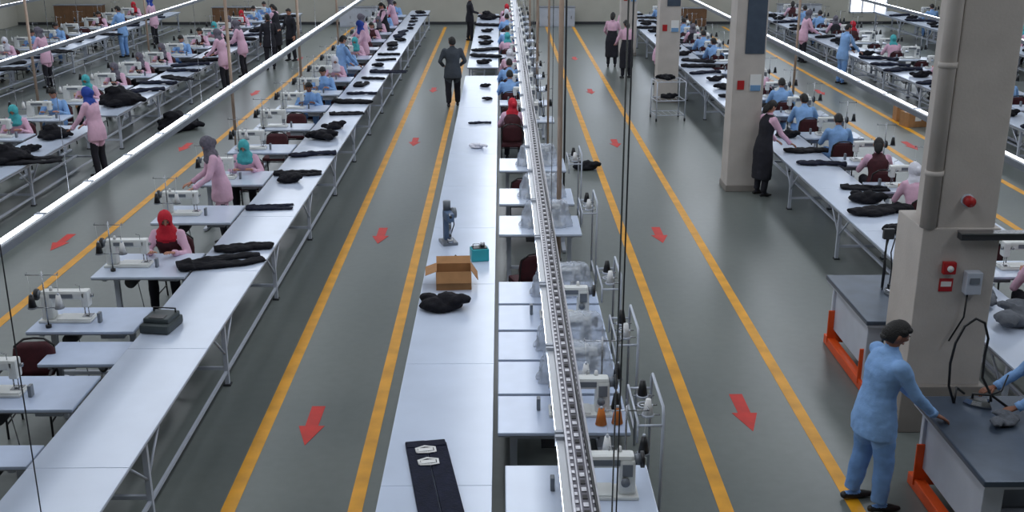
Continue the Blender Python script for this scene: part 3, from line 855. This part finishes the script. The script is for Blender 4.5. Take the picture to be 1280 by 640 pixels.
def tube_rack():
    b = MB()
    b.tube([(.0, -.35, 0), (.0, -.35, 1.15), (.0, -.31, 1.2), (0, .31, 1.2), (0, .35, 1.15), (0, .35, 0)], .013, 'frame_white', 8)
    b.tube([(-.2, -.35, 1.05), (0, -.35, 1.05)], .011, 'frame_white', 8); b.tube([(-.2, .35, 1.05), (0, .35, 1.05)], .011, 'frame_white', 8)
    b.tube([(-.2, -.35, .90), (-.2, -.35, 1.08), (-.2, .35, 1.08), (-.2, .35, .90)], .010, 'frame_white', 8)
    ringp = [(.06*math.cos(i*.523)-.1, .06*math.sin(i*.523), 1.06) for i in range(13)]
    b.tube(ringp, .008, 'frame_white', 6); b.tube([(-.2, 0, 1.06), (0, 0, 1.06)], .007, 'steel', 6)
    for s, mm in ((-.18, 'thread_white'), (.18, 'black_plastic')):
        b.cyl((-.1, s, 1.05), (-.1, s, 1.07), .05, 'frame_white'); b.cyl((-.1, s, 1.07), (-.1, s, 1.20), .045, mm, .022, 12)
        b.cyl((-.2, s, 1.06), (0, s, 1.06), .006, 'steel', n=6)
    b.box((0, 0, .15), (.02, .7, .02), 'frame_white')
    return b.mesh('thread_cone_rack')
M_rk = tube_rack()
for yy in (8.1, 9.75, 11.3, 14.3, 17.2): put('thread_cone_rack', M_rk, (1.28, yy, 0))
for (x, y, mm) in ((.98, 8.32, 'thread_orange'), (1.0, 8.6, 'black_plastic'), (.84, 8.3, 'thread_orange')):
    b = MB(); b.cyl((0, 0, 0), (0, 0, .008), .05, 'frame_white', n=14); b.cyl((0, 0, .008), (0, 0, .15), .05, mm, .025, 16); b.cyl((0, 0, .15), (0, 0, .17), .013, 'frame_white', n=10)
    put('thread_cone', b, (x, y, TH))

# white trolley
b = MB()
for sx in (-1, 1):
    for sy in (-1, 1):
        b.cyl((sx*.35, sy*.3, .08), (sx*.35, sy*.3, .95), .014, 'frame_white', n=8); b.cyl((sx*.35-.015, sy*.3, .04), (sx*.35+.015, sy*.3, .04), .04, 'black_plastic', n=12)
for z in (.15, .5, .95):
    b.tube([(-.35, -.3, z), (.35, -.3, z), (.35, .3, z), (-.35, .3, z), (-.35, -.3, z)], .012, 'frame_white', 6)
    for i in range(6): b.cyl((-.35+i*.14, -.3, z), (-.35+i*.14, .3, z), .005, 'frame_white', n=5)
put('white_wire_trolley', b, (4.05, 26.1, 0), .1); gar('p1', 4.05, 26.1, .512, sc=.9); gar('p2', 4.02, 26.15, .962, sc=1.0)

# ------------------------------------------------------------------ right foreground pressing tables
def press_table(L, W):
    b = MB(); H = .85
    b.box((0, 0, H-.03), (W, L, .05), 'board_grey', .012); b.box((0, 0, H-.065), (W-.03, L-.03, .03), 'frame_white')
    for sy in (-1, 1):
        b.box((-W/2+.14, sy*(L/2-.14), .43), (.16, .06, .72), 'frame_white', .008)
        b.box((-W/2+.12, sy*(L/2-.175), .26), (.20, .02, .40), 'orange', .004)
        b.box((W/2-.14, sy*(L/2-.14), .43), (.16, .06, .72), 'frame_white', .008)
    for sx in (-1, 1): b.box((sx*(W/2-.08), 0, .06), (.10, L-.06, .11), 'orange', .01)
    b.box((-W/2+.10, 0, .50), (.02, L-.3, .55), 'frame_white', .004)
    b.box((0, 0, .22), (W-.3, L-.5, .03), 'frame_white'); b.box((0.05, .1, .38), (.4, .45, .28), 'machine_grey', .02)
    b.tube([(.2, .3, .4), (.3, .5, .3), (.2, .2, .24)], .03, 'black_plastic', 10)
    return b
put('pressing_table', press_table(1.5, 1.05), (4.17, 7.95, 0)); put('pressing_table', press_table(1.5, .86), (4.25, 11.25, 0))
def iron():
    b = MB()
    prof = [(-.055, -.10), (.055, -.10), (.058, -.02), (.04, .07), (0, .13), (-.04, .07), (-.058, -.02)]
    b.loft([[V((x*s, y*s, z)) for x, y in prof] for z, s in ((0, 1), (.012, 1), (.02, .96), (.05, .8), (.058, .6))], 'steel', False)
    b.tube([(0, .06, .05), (0, .06, .10), (0, -.08, .11), (0, -.09, .05)], .013, 'black_plastic', 8)
    b.tube([(0, -.08, .11), (0, -.16, .16), (.05, -.2, .3)], .007, 'black_plastic', 6)
    return b
put('steam_iron', iron(), (4.15, 8.5, .85), 1.2); put('steam_iron', iron(), (4.35, 11.3, .85), .4)
gar('g1', 4.22, 8.15, .852, rz=.4, sc=.55)
b = MB(); b.tube([(-.1, 0, .85), (-.15, .03, 1.0), (-.15, .06, 1.2), (-.12, .08, 1.38), (-.05, .1, 1.53), (.04, .1, 1.60), (.12, .1, 1.56), (.16, .08, 1.42), (.14, .06, 1.25), (.13, .02, 1.08), (.19, -.05, .95), (.3, -.15, .88)], .012, 'black_plastic', 8)
b.tube([(-.1, 0, .85), (-.05, .1, .95), (.05, .15, .87)], .012, 'black_plastic', 8); put('steam_hose', b, (4.05, 8.55, 0))
b = MB()
for dx in (0, .07): b.tube([(dx, 0, .85), (dx+.02, .03, 1.1), (dx, .05, 1.28), (dx+.03, .05, 1.45)], .008, 'black_plastic', 6)
b.box((.02, .05, 1.5), (.12, .06, .12), 'frame_dark', .01); b.cyl((.02, .08, .85), (.02, .08, 1.46), .012, 'frame_dark', n=8)
put('iron_hanger_stand', b, (4.3, 11.45, 0))
# things on the pillar
b = MB(); b.cyl((0, 0, 0), (0, -.02, 0), .06, 'frame_white', n=16); b.cyl((0, -.02, 0), (0, -.09, 0), .05, 'red_plastic', n=16); put('alarm_siren', b, (4.35, 9.72, 2.37))
b = MB(); b.box((0, -.03, 0), (.12, .06, .12), 'red_plastic', .01); b.cyl((0, -.06, 0), (0, -.075, 0), .03, 'paper', n=12); put('fire_alarm_button', b, (4.24, 9.69, 1.72))
b = MB(); b.box((0, -.005, 0), (.13, .008, .13), 'red_plastic'); b.box((0, -.010, .01), (.10, .004, .05), 'paper'); put('fire_sign', b, (4.24, 9.69, 1.54))
b = MB(); b.box((0, -.05, 0), (.15, .10, .22), 'frame_white', .01); b.box((0, -.105, .03), (.09, .01, .06), 'machine_grey'); b.tube([(-.03, -.05, -.1), (-.04, -.06, -.35), (-.15, -.05, -.6)], .010, 'black_plastic', 6); put('electrical_switch_box', b, (4.47, 9.69, 1.58))
b = MB(); b.box((0, 0, 0), (1.65, .10, .06), 'frame_dark', .005); b.box((0, 0, .035), (1.65, .12, .012), 'steel'); b.cyl((.78, 0, 0), (.78, 0, ZC-2.05), .006, 'steel', n=6); put('cable_tray', b, (5.10, 9.61, 2.05))

put('standing_ironing_worker', P['hero'], (3.17, 8.28, 0), -math.pi/2+.15, (1.14, 1.14, 1.0))
put('standing_ironing_worker', P['hero2'], (4.99, 8.45, 0), math.pi/2)

# back of the hall: cabinets
for x, w, h, mm in ((-18, 2, .9, 'cabinet_wood'), (-11.5, 1.6, .8, 'cabinet_wood'), (-5.8, 2.2, .8, 'frame_white'), (2.4, 1.5, .8, 'frame_white'), (7.8, 2, .75, 'cabinet_wood'), (12.8, 1.8, .9, 'frame_white')):
    b = MB(); b.box((0, 0, h/2), (w, .5, h), mm, .01); b.box((0, 0, h+.015), (w+.06, .55, .03), 'edge_grey')
    for i in range(3):
        b.box((-w/3+w/3*i, -.255, h/2), (w/3-.04, .015, h-.1), mm, .004); b.box((-w/3+w/3*i+.1, -.27, h/2), (.02, .02, .12), 'steel')
    put('storage_cabinet', b, (x, 47.3, 0))

# ------------------------------------------------------------------ lights
def area(name, loc, sx, sy, e, col=(1, 1, 1), rot=(0, 0, 0)):
    l = bpy.data.lights.new(name, 'AREA'); l.shape = 'RECTANGLE'; l.size = sx; l.size_y = sy; l.energy = e; l.color = col
    o = bpy.data.objects.new(name, l); scene.collection.objects.link(o); o.location = loc; o.rotation_euler = rot
for x in (-15, -7.5, 0, 7.5, 15):
    area('overhead_fill_light', (x, 25, ZC-.1), 1.4, 44, 860, (.88, .93, 1))  # added overhead area lights standing in for skylights; the ceiling is closed
w = bpy.data.worlds.new('World'); scene.world = w; w.use_nodes = True
w.node_tree.nodes['Background'].inputs[0].default_value = (.6, .7, .9, 1); w.node_tree.nodes['Background'].inputs[1].default_value = .4

# ------------------------------------------------------------------ camera
cam = bpy.data.cameras.new('Camera'); co = bpy.data.objects.new('Camera', cam); scene.collection.objects.link(co)
cam.sensor_width = 36; cam.lens = 36*1350/1280; cam.clip_end = 200
co.location = (0, 0, 5.0); co.rotation_euler = (math.radians(90-18.05), 0, math.radians(-.565))
scene.camera = co
